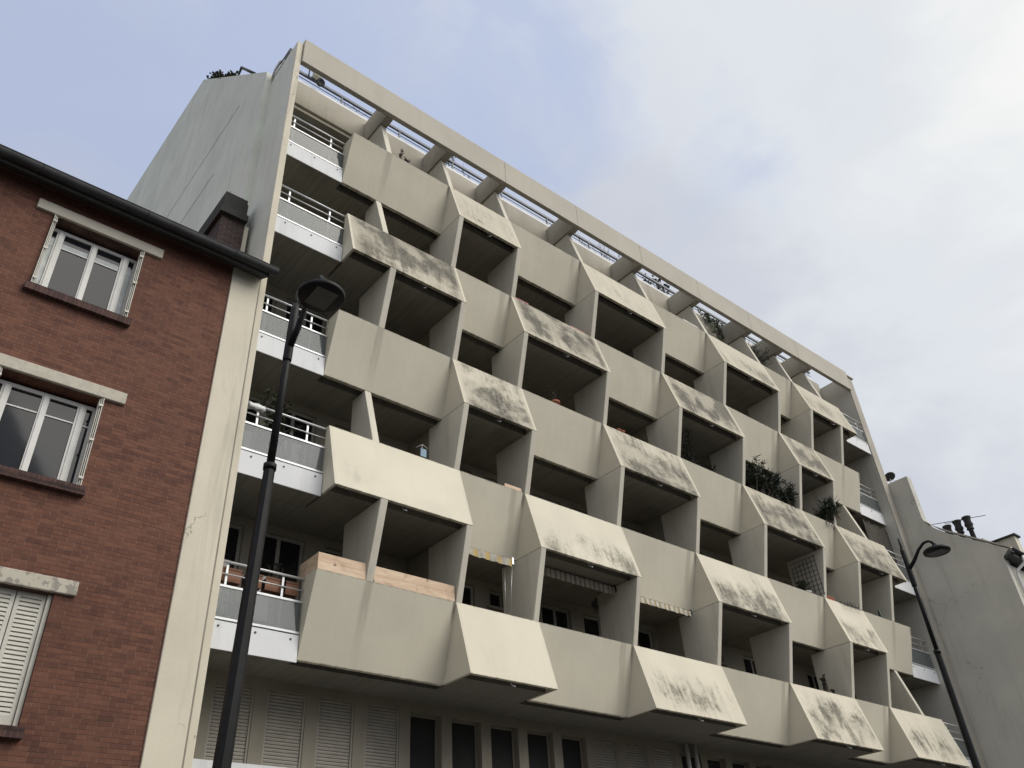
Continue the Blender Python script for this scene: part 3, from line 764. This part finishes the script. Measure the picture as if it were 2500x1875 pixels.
# pale chimney block on the roof
m = MB(); m.box(22.0, 22.34, -2.69, -1.2, Z0 + 4.6, Z0 + 5.98); CB = m.build('chimney', M_WALLFRONT, NB)
m = MB(); m.box(21.93, 22.41, -2.76, -1.13, Z0 + 5.983, Z0 + 6.04); m.build('chimney_cap', M_ZINC, CB)
m = MB(); m.box(20.65, 21.15, -2.15, -.7, Z0 + 4.8, Z0 + 5.75); CS = m.build('chimney_stack', M_NEIGH, NB)
for yy, zt in ((-1.075, 6.72), (-1.45, 6.76), (-1.80, 6.77)):
    zb_ = 5.75
    P_ = MB()
    hh = zt - .02
    pr = [(.10, zb_), (.085, zb_ + .1), (.078, hh - .48), (.12, hh - .47), (.12, hh - .43), (.09, hh - .42), (.115, hh - .36), (.145, hh - .30), (.115, hh - .20), (.125, hh - .10), (.155, hh - .02), (.15, hh), (.11, hh + .005)]
    P_.lathe([(r, z + Z0) for r, z in pr], (20.9, yy, 0), 18)
    P_.build('chimney_pot', M_SOOT, NB)
A = thing('tv_antenna', 'thin tv aerial lying slanted behind the dark chimney pots', 'antenna', (21, -.5, Z0 + 6.6))
m = MB(); m.tube([(21, -.45, Z0 + 7.02), (21, -2.4, Z0 + 6.6)], .012, 5); m.tube([(21, -.48, Z0 + 5.9), (21, -.48, Z0 + 7.03)], .014, 5); m.tube([(21, -1.0, Z0 + 6.90), (21, -1.05, Z0 + 6.84), (21, -1.75, Z0 + 6.72)], .01, 5)
m.build('boom', M_ZINC, A)
A = thing('satellite_dish', 'dark satellite dish on the end of the concrete block beside the raised grey wall', 'satellite dish', (20.3, .05, Z0 + 8.66))
Rm = Matrix.Rotation(R(-22), 3, 'X') @ Matrix.Rotation(R(18), 3, 'Y')
m = MB(); m.lathe([(.02, -.05), (.12, -.035), (.20, 0.0), (.215, .015), (.205, .02), (.11, -.02), (.01, -.03)], (20.32, .02, Z0 + 9.02), 20, Rm); m.build('reflector', M_ZINC, A)
m = MB(); m.tube([(20.32, .06, Z0 + 8.66), (20.32, .05, Z0 + 8.85), (20.32, .03, Z0 + 9.0)], .02, 6); m.tube([(20.32, .03, Z0 + 8.9), (20.45, -.12, Z0 + 8.88)], .014, 6); m.build('mount', M_STEEL, A)

# ------------------------------------------------------------------ street lamps
def lamp(label, base, top, z_taper, z_junc, arm, head, rad):
    """base/top: pole axis ends; arm: points from the pole to the head's crown; head: centre of the disc underside"""
    o = thing('street_lamp', label, 'street lamp', (base[0], base[1], .13), 'street lamps along the pavement')
    b, t = Vector(base), Vector(top)
    at = lambda z: b + (t - b) * ((z - b.z) / (t.z - b.z))
    m = MB(); m.tube([at(.13), at(.9), at(.95), at(z_taper)], [.115, .112, .098, .062], 8, sm=False); m.build('lower_pole', M_POLE, o)
    m = MB(); m.tube([at(z_taper - .02), at(z_taper + .05)], .074, 12); m.tube([at(z_taper + .03), at(z_junc + .55)], [.046, .040], 12)
    m.tube([at(z_junc - .38), at(z_junc - .36), at(z_junc + .46), at(z_junc + .52)], [.052, .056, .054, .044], 12)
    m.tube([at(z_junc + .5), at(z_junc + .78)], .024, 10)
    m.build('upper_pole', M_POLE, o)
    m = MB(); m.tube(arm, [.045, .040, .034, .030, .030, .034, .036][:len(arm)], 10); m.build('arm', M_POLE, o)
    c = Vector(head)
    m = MB(); m.lathe([(.02, .0), (rad * .93, .0), (rad * .99, .012), (rad, .03), (rad, .055), (rad * .9, .085), (rad * .45, .125), (.06, .15), (.05, .21), (.01, .215)], c, 36)
    hd = m.build('lamp_head', M_POLE, o)
    w = rad * .50; q = rad * .62
    m = MB(); m.box(c.x - w, c.x + w, c.y - q, c.y + q, c.z - .006, c.z - .001); m.build('led_panel', M_LED, hd)
    return o
zz0 = Z0
lamp('near street lamp with a wide dark disc head in front of the left balconies', (-5.82, -4, 0), (-5.585, -4, Z0 + 1.1), Z0 - .89, Z0 + 1.02,
     [(-5.59, -4.02, Z0 + .86), (-5.57, -4.14, Z0 + 1.08), (-5.56, -4.26, Z0 + 1.34), (-5.55, -4.44, Z0 + 1.58), (-5.55, -4.62, Z0 + 1.60), (-5.55, -4.70, Z0 + 1.48), (-5.55, -4.71, Z0 + 1.36)],
     (-5.57, -4.72, Z0 + 1.17), .285)
lamp('far street lamp with a curved arm beside the grey blind wall', (9.745, -4, 0), (9.76, -4, Z0 + 1.5), Z0 - .45, Z0 + 1.42,
     [(9.76, -4.02, Z0 + 1.45), (9.755, -4.20, Z0 + 1.60), (9.75, -4.36, Z0 + 1.78), (9.75, -4.52, Z0 + 1.89), (9.75, -4.64, Z0 + 1.89), (9.75, -4.71, Z0 + 1.83), (9.75, -4.73, Z0 + 1.76)],
     (9.75, -4.74, Z0 + 1.57), .29)

# ------------------------------------------------------------------ plants
def leafy(name, label, cat, c, size, stems, leaves, ll, lw, mat=M_LEAF, seed=1, pot=None, up=.5, tw=.006, bare=False, group=None):
    """c = foot of the stems; size = half extents of the crown (x, y) and its height"""
    rnd = random.Random(seed)
    o = thing(name, label, cat, c, group)
    c = Vector(c); T = MB(); Lf = MB()
    for s in range(stems):
        a = rnd.uniform(0, 6.283); r_ = math.sqrt(rnd.random())
        root = c + Vector((rnd.uniform(-.6, .6) * size[0], rnd.uniform(-.5, .5) * size[1], 0))
        tip = c + Vector((size[0] * r_ * math.cos(a), size[1] * r_ * math.sin(a), size[2] * rnd.uniform(.45, 1.0)))
        mid = (root + tip) / 2 + Vector((rnd.uniform(-.1, .1) * size[0], rnd.uniform(-.1, .1) * size[1], size[2] * .12))
        pts = [root, root.lerp(mid, .6), mid, mid.lerp(tip, .55) + Vector((0, 0, .02)), tip]
        T.tube(pts, [tw * 1.5, tw * 1.2, tw, tw * .7, tw * .35], 5)
        if bare:
            for q in range(5):
                u = rnd.uniform(.35, .95); p = root.lerp(tip, u)
                T.tube([p, p + Vector((rnd.uniform(-.12, .12), rnd.uniform(-.12, .12), rnd.uniform(.05, .2)))], [tw * .6, tw * .3], 4)
        for q in range(leaves):
            u = rnd.uniform(.25, 1.0)
            k = u * 4; i = min(int(k), 3); p = pts[i].lerp(pts[i + 1], k - i)
            an = rnd.uniform(0, 6.283); d = Vector((math.cos(an), math.sin(an), rnd.uniform(-.3, 1.0) * up + .1)).normalized()
            sd_ = d.cross(Vector((rnd.uniform(-1, 1), rnd.uniform(-1, 1), 1))).normalized()
            l_ = ll * rnd.uniform(.6, 1.15); w_ = lw * rnd.uniform(.7, 1.1); nrm = d.cross(sd_)
            Lf.face([p, p + d * l_ * .45 + sd_ * w_ * .5 + nrm * l_ * .04, p + d * l_ - nrm * l_ * .05, p + d * l_ * .45 - sd_ * w_ * .5 + nrm * l_ * .04])
    T.build('stem', M_TWIG, o, fix=False)
    if Lf.f: Lf.build('foliage', mat, o, fix=False)
    if pot:
        pr, ph, pm = pot
        m = MB(); m.lathe([(pr * .72, -ph), (pr * .95, -.05), (pr * 1.08, -.05), (pr * 1.08, 0), (pr * .9, 0), (pr * .85, -.04)], c, 16); m.build('pot', pm, o)
    return o
def P3(x, y, k, z): return (x, y, RZ(k) + z)
# big oleander over the second stained panel from the right, third row from the bottom
leafy('oleander', 'big dark oleander bush filling the loggia and spilling over the mossy parapet', 'shrub', P3(11.75, .30, 3, -.2), (1.15, .38, 1.62), 60, 46, .17, .036, M_LEAFD, 3, up=.9, tw=.010)
leafy('oleander', 'sparse end of the oleander leaning right against the fin over the mossy parapet', 'shrub', P3(12.75, .12, 3, -.2), (.42, .3, 1.15), 18, 30, .17, .036, M_LEAFD, 31, up=.9, tw=.008)
leafy('oleander', 'tall thin oleander in shade at the left of the loggia left of the big bush', 'shrub', P3(8.35, .45, 3, -.3), (.45, .3, 1.9), 22, 26, .16, .034, M_LEAFD, 5, up=.8)
leafy('oleander', 'low dark oleander along the parapet in shade left of the big bush', 'shrub', P3(9.2, .50, 3, -.3), (.75, .3, 1.1), 20, 24, .15, .034, M_LEAFD, 6, up=.8)
leafy('yucca', 'spiky dark plant in the loggia one bay right of the big oleander', 'plant', P3(14.65, .06, 3, -.2), (.55, .30, 1.0), 24, 24, .26, .03, M_LEAFD, 8, up=1.2)
leafy('yucca', 'tuft of narrow leaves sticking out in front of the fin right of the big oleander', 'plant', P3(15.0, -.10, 3, .15), (.34, .16, .75), 12, 24, .24, .03, M_LEAFD, 9, up=1.4)
leafy('potted_plant', 'small spindly plant in a terracotta bowl on a parapet in the third row', 'potted plant', P3(3.10, .12, 3, .13), (.13, .1, .50), 6, 9, .10, .022, M_LEAF2, 11, pot=(.12, .12, M_TERRA))
leafy('cactus', 'knobbly dark cactus standing on the lowest row parapet near the right', 'cactus', P3(12.15, .16, 1, 0), (.08, .08, .52), 9, 34, .055, .05, M_LEAFD, 12, tw=.022)
leafy('potted_plant', 'low dark green plant right of the knobbly cactus', 'potted plant', P3(12.50, .16, 1, -.02), (.10, .09, .20), 7, 12, .07, .04, M_LEAFD, 13)
leafy('potted_plant', 'leafy plant in a grey pot behind the trellis, second row from the bottom', 'potted plant', P3(12.60, .26, 2, .14), (.22, .18, .42), 12, 18, .13, .04, M_LEAF2, 14, pot=(.15, .2, M_NEIGH))
leafy('hanging_plant', 'trailing plant hanging in the lowest loggia with the brown striped awning', 'hanging plant', P3(4.22, .60, 1, .80), (.10, .10, .34), 10, 16, .07, .03, M_LEAFD, 15, up=-.4)
# terrace and roof plants
leafy('sprig', 'taller wild sprig growing behind the top parapet left of the first fins', 'plant', P3(-1.52, .10, 5, 0), (.05, .04, .50), 2, 22, .065, .035, M_LEAFD, 16)
leafy('sprig', 'shorter wild sprig growing behind the top parapet left of the first fins', 'plant', P3(-1.34, .10, 5, 0), (.07, .04, .30), 3, 10, .065, .035, M_LEAFD, 17)
leafy('roof_shrub', 'bushy roof shrub behind the railing, seen through the gap under the long beam, third opening', 'shrub', (1.35, 2.0, Z0 + 13.2), (.62, .35, 2.5), 34, 34, .085, .05, M_LEAF, 18)
leafy('roof_shrub', 'thin wiry roof plant right of the bushy shrub in the third opening', 'shrub', (2.15, 2.0, Z0 + 13.2), (.5, .3, 2.3), 12, 9, .07, .035, M_LEAF2, 19)
leafy('roof_shrub', 'leafless twiggy shrub on the roof whose twigs rise above the long beam', 'shrub', (7.95, 2.1, Z0 + 13.1), (1.35, .4, 2.75), 44, 1, .05, .02, M_LEAF2, 20, bare=True, tw=.009)
leafy('roof_shrub', 'tall bare twig standing above the middle of the long beam', 'shrub', (9.76, 2.4, Z0 + 13.1), (.12, .1, 4.7), 4, 1, .05, .02, M_LEAF2, 21, bare=True, tw=.009)
leafy('roof_shrub', 'dark broad leaved roof plant right of the leafless shrub', 'shrub', (10.95, 2.0, Z0 + 13.2), (.85, .3, 2.4), 20, 26, .15, .10, M_LEAFD, 22)
leafy('roof_shrub', 'grassy tufts on the roof behind the railing in the first opening', 'plant', (-1.9, 1.8, Z0 + 13.9), (1.0, .2, 1.0), 34, 4, .16, .012, M_LEAF, 23, up=1.6)
leafy('roof_shrub', 'small leafy roof plant behind the railing right of the ivy', 'shrub', (15.2, 1.9, Z0 + 13.4), (.45, .25, 1.75), 12, 12, .10, .05, M_LEAF2, 24)
leafy('terrace_palm', 'spiky little palm on the top terrace between the narrow right fins', 'palm', P3(14.15, .55, 5, .2), (.46, .34, 1.35), 16, 16, .42, .022, M_LEAFD, 25, up=.9)
RBU = thing('roof_bush', 'dark bush growing along the sloping top of the tall grey side wall', 'shrub', (-4.6, 6.0, Z0 + 18.4))
rnd = random.Random(26); T = MB(); Lf = MB()
for q in range(60):
    yy = 5.0 + 2.5 * rnd.random() ** 1.3; zr = Z0 + 13.58 + (yy - 1.42) * 1.096
    hgt = rnd.uniform(.15, .55) * (1.4 if rnd.random() < .12 else 1)
    p0 = Vector((rnd.uniform(-4.72, -4.5), yy, zr)); p1 = p0 + Vector((rnd.uniform(-.15, .1), rnd.uniform(-.1, .35), hgt))
    T.tube([p0, p0.lerp(p1, .5) + Vector((0, .03, .03)), p1], [.012, .009, .005], 4)
    for w in range(9):
        p = p0.lerp(p1, rnd.uniform(.2, 1)) ; an = rnd.uniform(0, 6.283)
        d = Vector((math.cos(an), math.sin(an), rnd.uniform(-.2, .8))).normalized(); sd_ = d.cross(Vector((.3, .2, 1))).normalized(); l_ = rnd.uniform(.07, .14)
        Lf.face([p, p + d * l_ * .5 + sd_ * l_ * .32, p + d * l_, p + d * l_ * .5 - sd_ * l_ * .32])
T.build('stem', M_TWIG, RBU, fix=False); Lf.build('foliage', M_LEAFD, RBU, fix=False)
rnd = random.Random(40)
IV = thing('ivy', 'ivy trailing down the roof parapet above the terrace near the right end', 'climbing plant', (13.1, 1.1, Z0 + 13.3))
T = MB(); Lf = MB()
for s in range(46):
    x0_ = rnd.uniform(11.9, 14.4); p = Vector((x0_, 1.25, Z0 + 13.80)); pts = [p]
    ln = rnd.uniform(.25, .95) * (1.0 if x0_ > 12.4 else .45)
    for q in range(5):
        p = p + Vector((rnd.uniform(-.08, .10), (-.10 if q == 0 else rnd.uniform(-.03, .01)), -ln / 5)); pts.append(p)
        for w in range(6):
            an = rnd.uniform(0, 6.283); d = Vector((math.cos(an), -abs(math.sin(an)) * .6, rnd.uniform(-.6, .3))).normalized()
            sd_ = d.cross(Vector((0, 1, .3))).normalized(); l_ = rnd.uniform(.05, .09)
            b_ = p + Vector((rnd.uniform(-.06, .06), rnd.uniform(-.06, 0), rnd.uniform(-.08, .08)))
            Lf.face([b_, b_ + d * l_ * .5 + sd_ * l_ * .45, b_ + d * l_, b_ + d * l_ * .5 - sd_ * l_ * .45])
    T.tube(pts, .006, 4)
T.build('stem', M_TWIG, IV, fix=False); Lf.build('foliage', M_LEAF2, IV, fix=False)
# plants behind the glass of the left end bays
leafy('potted_plant', 'leafy plants behind the railing glass of the lowest left end bay', 'potted plant', P3(-3.95, .62, 1, -.95), (.42, .12, .62), 12, 16, .08, .05, M_LEAFD, 27)
leafy('potted_plant', 'small plant above the brown boxes on the lowest left railing', 'potted plant', P3(-3.35, .60, 1, -.12), (.16, .1, .32), 8, 14, .07, .04, M_LEAFD, 28)
leafy('potted_plant', 'tall leafy tree in a pot filling the second row left end bay behind the railing', 'potted plant', P3(-3.75, .45, 2, -.9), (.52, .22, 1.62), 22, 26, .10, .055, M_LEAF, 29)
leafy('potted_plant', 'low plant in a white pot behind the second row left railing glass', 'potted plant', P3(-3.20, .30, 2, -.72), (.16, .1, .3), 6, 12, .07, .04, M_LEAF2, 30, pot=(.11, .2, M_WHITEP))

# ------------------------------------------------------------------ things on the balconies
def board(label, x0, x1, y, k, z0, z1, group='planks standing on the lowest left parapet'):
    m = MB(); h = (z1 - z0) / 2
    m.box(x0, x1, y, y + .03, RZ(k) + z0, RZ(k) + z0 + h - .002); m.box(x0, x1, y + .002, y + .032, RZ(k) + z0 + h + .002, RZ(k) + z1)
    return tag(m.build('wooden_board', M_TIMBER), label, 'board', group)
board('short raw timber boards with a pale end, left of the fin on the lowest parapet', XS[0] + .01, -1.99, .004, 1, .004, .30)
board('long raw timber boards with dark knots, right of the fin on the lowest parapet', -1.82, -.10, .004, 1, .004, .30)
m = MB(); m.box(XS[0] + .012, XS[0] + .042, .04, .66, RZ(1) + .004, RZ(1) + .14); m.box(XS[0] + .012, XS[0] + .042, .04, .66, RZ(1) + .145, RZ(1) + .30)
tag(m.build('wooden_board', M_TIMBER), 'raw timber boards turning back along the end of the lowest parapet', 'board', 'planks standing on the lowest left parapet')
m = MB(); m.box(1.28, 1.74, .03, .055, RZ(2) + .002, RZ(2) + .10)
tag(m.build('wooden_board', M_TIMBER), 'short thin wooden strip lying on a second row parapet', 'board')
def planter(name, label, x0, x1, y0, y1, zb, h, mat, group=None):
    o = thing(name, label, 'planter', ((x0 + x1) / 2, (y0 + y1) / 2, zb), group)
    t = .012; m = MB()
    m.prism([(y0 + .02, zb), (y0, zb + h), (y0 + t, zb + h), (y0 + .02 + t, zb + t), (y1 - .02 - t, zb + t), (y1 - t, zb + h), (y1, zb + h), (y1 - .02, zb)], 'X', x0, x1)
    m.box(x0 - .006, x1 + .006, y0 - .008, y0 - .001, zb + h - .03, zb + h)
    m.build('box', mat, o)
    m = MB(); m.box(x0 + .004, x1 - .004, y0 + .02, y1 - .02, zb + t, zb + h - .03); m.build('soil', M_BLACK, o)
    return o
planter('window_box', 'red window box at the left end of a stained fourth row parapet', 2.02, 2.46, .09, .25, RZ(4) + .01, .13, M_REDP, 'red window boxes')
planter('window_box', 'red window box at the right end of a stained fourth row parapet', 3.95, 4.48, .09, .25, RZ(4) + .01, .12, M_REDP, 'red window boxes')
planter('window_box', 'black window box between the two red ones', 2.56, 3.20, .10, .25, RZ(4) + .01, .11, M_BLACK)
planter('window_box', 'grey window box beside the right red one', 3.28, 3.86, .10, .25, RZ(4) + .01, .10, M_NEIGH)
planter('window_box', 'white planter on the top parapet near the right', 9.26, 9.98, .10, .28, RZ(5) - .01, .18, M_WHITEP)
planter('window_box', 'terracotta window box beside the fin on a second row parapet', 13.30, 13.72, .05, .22, RZ(2) + .004, .13, M_TERRA)
for j, (x0_, x1_, lb) in enumerate(((-4.30, -3.98, 'leftmost'), (-3.90, -3.62, 'second'), (-3.56, -3.24, 'third'), (-3.2, -2.98, 'rightmost'))):
    planter('window_box', lb + ' of the brown window boxes hung behind the lowest left railing', x0_, x1_, RE + .06, RE + .24, RZ(1) - .33, .22, M_BROWNP, 'brown window boxes')
for x_, lb in ((5.30, 'left'), (5.44, 'right')):
    m = MB(); m.lathe([(.05, 0), (.06, .09), (.075, .09), (.075, .125), (.055, .125), (.05, .1)], (x_, .12, RZ(3) + .003), 14)
    tag(m.build('flower_pot', M_TERRA), lb + ' one of two small terracotta pots on a third row parapet', 'flower pot', 'small terracotta pots')
# trellis leaning on the fin, second row
TR = thing('trellis', 'dark garden trellis leaning against the fin in a second row loggia', 'trellis', (13.04, .35, RZ(2)))
m = MB()
for j in range(7):
    yy = -.05 + .13 * j
    m.tube([(13.05, yy, RZ(2) + .06), (12.98, yy, RZ(2) + 1.28 - .03 * j)], .009, 4)
for j in range(9):
    z_ = RZ(2) + .12 + .14 * j
    m.tube([(13.035 - .006 * j, -.09, z_), (13.035 - .006 * j, .77, z_)], .008, 4)
m.build('lattice', M_SOOT, TR)
# wire rack hanging over the right panel
WR = thing('wire_rack', 'bent wire plant rack lying on a second row parapet beside the terracotta box', 'rack', (14.3, 0, RZ(2)))
m = MB()
for j in range(5):
    xx = 13.88 + .2 * j
    m.tube([(xx, .10, RZ(2) + .01), (xx + .02, -.02, RZ(2) + .02), (xx + .05, -.07, RZ(2) - .10), (xx + .10, -.16, RZ(2) - .08), (xx + .12, -.17, RZ(2) + .03)], .008, 5)
m.tube([(13.82, -.03, RZ(2) + .03), (14.84, -.03, RZ(2) + .03)], .008, 5); m.tube([(13.86, -.13, RZ(2) - .10), (14.88, -.13, RZ(2) - .08)], .008, 5)
m.tube([(14.35, .02, RZ(2) + .02), (14.5, .02, RZ(2) + .16), (14.56, .02, RZ(2) + .04), (14.7, .02, RZ(2) + .17)], .008, 5)
m.build('wire', M_ZINC, WR)
# folded green parasol
PS = thing('folded_parasol', 'folded dark green parasol behind a second row parapet near the right end', 'parasol', (16.42, .12, RZ(2) - .3))
m = MB(); m.lathe([(.015, -.3), (.05, -.25), (.065, -.05), (.06, .05), (.035, .28), (.012, .34)], (0, 0, 0), 10, Matrix.Rotation(R(-9), 3, 'Y')); m.v = [(a + 16.42, b + .14, c + RZ(2)) for a, b, c in m.v]
m.build('cloth', flat('bottle_green', (.02, .05, .035), .5), PS)
# rolled awnings
def awning(label, x0, x1, y, z, drop, mat, rods=False):
    o = thing('awning', label, 'awning', ((x0 + x1) / 2, y, z), 'rolled awnings under the parapets')
    m = MB(); m.tube([(x0, y, z), (x1, y, z)], .045, 10); m.build('roll', mat, o)
    m = MB(); n = int((x1 - x0) / .08); pts = []
    for j in range(n + 1):
        xx = x0 + (x1 - x0) * j / n
        pts.append((xx, y - .048 + .008 * math.sin(j * 1.7), z + .03)); pts.append((xx, y - .052 + .016 * math.sin(j * 1.7 + .5), z - drop - (.012 if j % 2 else 0)))
    m.mesh(pts, [(2 * j, 2 * j + 2, 2 * j + 3, 2 * j + 1) for j in range(n)])
    a = m.build('valance', mat, o, fix=False)
    sm_ = a.modifiers.new('thick', 'SOLIDIFY'); sm_.thickness = .006
    m = MB(); m.box(x0 - .05, x0 - .005, y - .06, y + .05, z - .07, z + .07); m.box(x1 + .005, x1 + .05, y - .06, y + .05, z - .07, z + .07); m.build('bracket', M_STEEL if rods else M_ZINC, o)
    if rods:
        m = MB(); m.tube([(x1 + .03, y - .03, z - .06), (x1 - .02, y - .01, z - .60), (x1 - .02, y + .05, z - 1.15)], .005, 5)
        m.tube([(x1 - .10, y + .06, z - .18), (x1 - .10, y + .10, z - 1.1)], .005, 5); m.build('crank_rod', M_STEEL, o)
    return o
awning('awning with wide yellow and white stripes and steel crank rods', .09, 1.30, .02, RZ(1) + 1.12, .12, M_AWN_Y, True)
awning('awning with faded brown stripes, deep in the shade of a lowest row loggia', 2.02, 4.55, .32, RZ(1) + 1.34, .16, M_AWN_B)
awning('awning with fine ochre and white stripes in the lowest row', 4.80, 7.15, .34, RZ(1) + 1.30, .10, M_AWN_O)
# reed mat at the right end
m = MB()
rnd = random.Random(5)
for j in range(70):
    xx = 17.95 + 1.55 * j / 70
    m.box(xx, xx + .019, .44 + rnd.uniform(-.006, .006), .462, RZ(3) - .25, RZ(3) + 1.12 + rnd.uniform(-.05, .10))
tag(m.build('reed_screen', M_REED), 'dark ragged reed screen closing the third row right end bay', 'screen')
# clothes hanger with a pale blue cloth
HG = thing('clothes_hanger', 'peg hanger with a pale blue cloth in a second row loggia on the left', 'clothes hanger', (-.64, .3, RZ(2) + .5))
m = MB(); m.tube([(-.80, .3, RZ(2) + .40), (-.64, .3, RZ(2) + .52), (-.50, .3, RZ(2) + .46)], .006, 4); m.tube([(-.70, .24, RZ(2) + .36), (-.60, .36, RZ(2) + .56)], .006, 4); m.build('wire', M_WHITEP, HG)
m = MB(); m.box(-.69, -.55, .29, .30, RZ(2) + .24, RZ(2) + .42); m.build('cloth', M_BLUE, HG)
# white cloth on the left railing
m = MB()
pts = []
for j in range(9):
    xx = -4.44 + .30 * j / 8
    for i, (dy, dz) in enumerate(((-.035, -.09), (-.03, 0), (0, .035), (.03, 0), (.035, -.08))):
        pts.append((xx, .09 + dy, RZ(2) - .05 + dz + .012 * math.sin(j * 1.3 + i)))
m.mesh(pts, [(5 * j + i, 5 * j + i + 1, 5 * j + i + 6, 5 * j + i + 5) for j in range(8) for i in range(4)], True)
o = m.build('cloth', M_WHITEP, None, fix=False); s_ = o.modifiers.new('thick', 'SOLIDIFY'); s_.thickness = .008
tag(o, 'small white cloth draped over the left end of the second row railing', 'cloth')
# floodlight and camera on the roof railing
FL = thing('floodlight', 'floodlight with its wiring clamped on the roof railing at the far left under the beam', 'floodlight', (-3.5, 1.36, Z0 + 14.2))
m = MB(); m.box(-3.60, -3.40, 1.22, 1.36, Z0 + 14.36, Z0 + 14.62); m.build('box', M_NEIGH, FL)
m = MB(); m.lathe([(.04, 0), (.10, .05), (.12, .14), (.10, .16), (.05, .12)], (-3.44, 1.24, Z0 + 14.06), 14, Matrix.Rotation(R(115), 3, 'X')); m.build('lamp', M_ZINC, FL)
m = MB(); m.tube([(-3.70, 1.36, Z0 + 14.3), (-3.72, 1.30, Z0 + 14.5)], .02, 6); m.tube([(-3.62, 1.30, Z0 + 14.3), (-3.70, 1.24, Z0 + 14.1), (-3.66, 1.22, Z0 + 14.0)], .012, 5); m.build('bracket', M_ZINC, FL)
# things on top of the tall side wall
RL = thing('roof_rail', 'dark angular roof rail on the sloping top of the tall grey side wall', 'railing', (-4.6, 3.8, Z0 + 16))
m = MB(); m.tube([(-4.62, 4.75, Z0 + 16.9), (-4.62, 4.40, Z0 + 17.45), (-4.62, 2.95, Z0 + 15.45)], .045, 6); m.build('rail', M_ZINC, RL)
RB = thing('roof_unit', 'dark box with cables behind the notch at the top left corner of the block', 'roof unit', (-4.4, 1.0, Z0 + 13.4))
m = MB(); m.box(-4.60, -4.3, .55, 1.05, Z0 + 13.44, Z0 + 13.78); m.build('housing', M_ZINC, RB)
m = MB(); m.tube([(-4.62, 1.0, Z0 + 13.75), (-4.64, 1.25, Z0 + 13.62), (-4.64, 1.38, Z0 + 13.35)], .035, 6); m.box(-4.63, -4.5, .75, 1.3, Z0 + 13.42, Z0 + 13.50); m.build('cable', M_WHITEP, RB)
# white waste pipe on a terrace fin

# ------------------------------------------------------------------ the low row of houses across the street (unseen, added to block low sky light; reflected in the panes)
OP = thing('facing_house', 'plain low house with a grey plaster front across the street, behind the viewer', 'house', (5, -17, 0))
holes = [(x_ * 3.0 - 40, x_ * 3.0 - 38.8, 1.2 + 2.9 * f_, 2.8 + 2.9 * f_) for x_ in range(30) for f_ in range(2)]
m = MB()
for f_ in range(2):
    wall_holes(m, -45, 52, f_ * 2.9, (f_ + 1) * 2.9 + (0.8 if f_ == 1 else 0), -17.3, -17.0, [h for h in holes if abs(h[2] - 1.2 - 2.9 * f_) < .1])
m.build('wall', flat('facing_plaster', (0.40, 0.38, 0.34), 0.9), OP)
m = MB(); m.box(-45, 52, -17.5, -17.4, 0, 6.5); m.build('pane', M_GLASS, OP)
m = MB(); m.prism([(-16.8, 6.6), (-21, 8.6), (-25.5, 6.6)], 'X', -45, 52); m.build('roof', M_ZINC, OP)
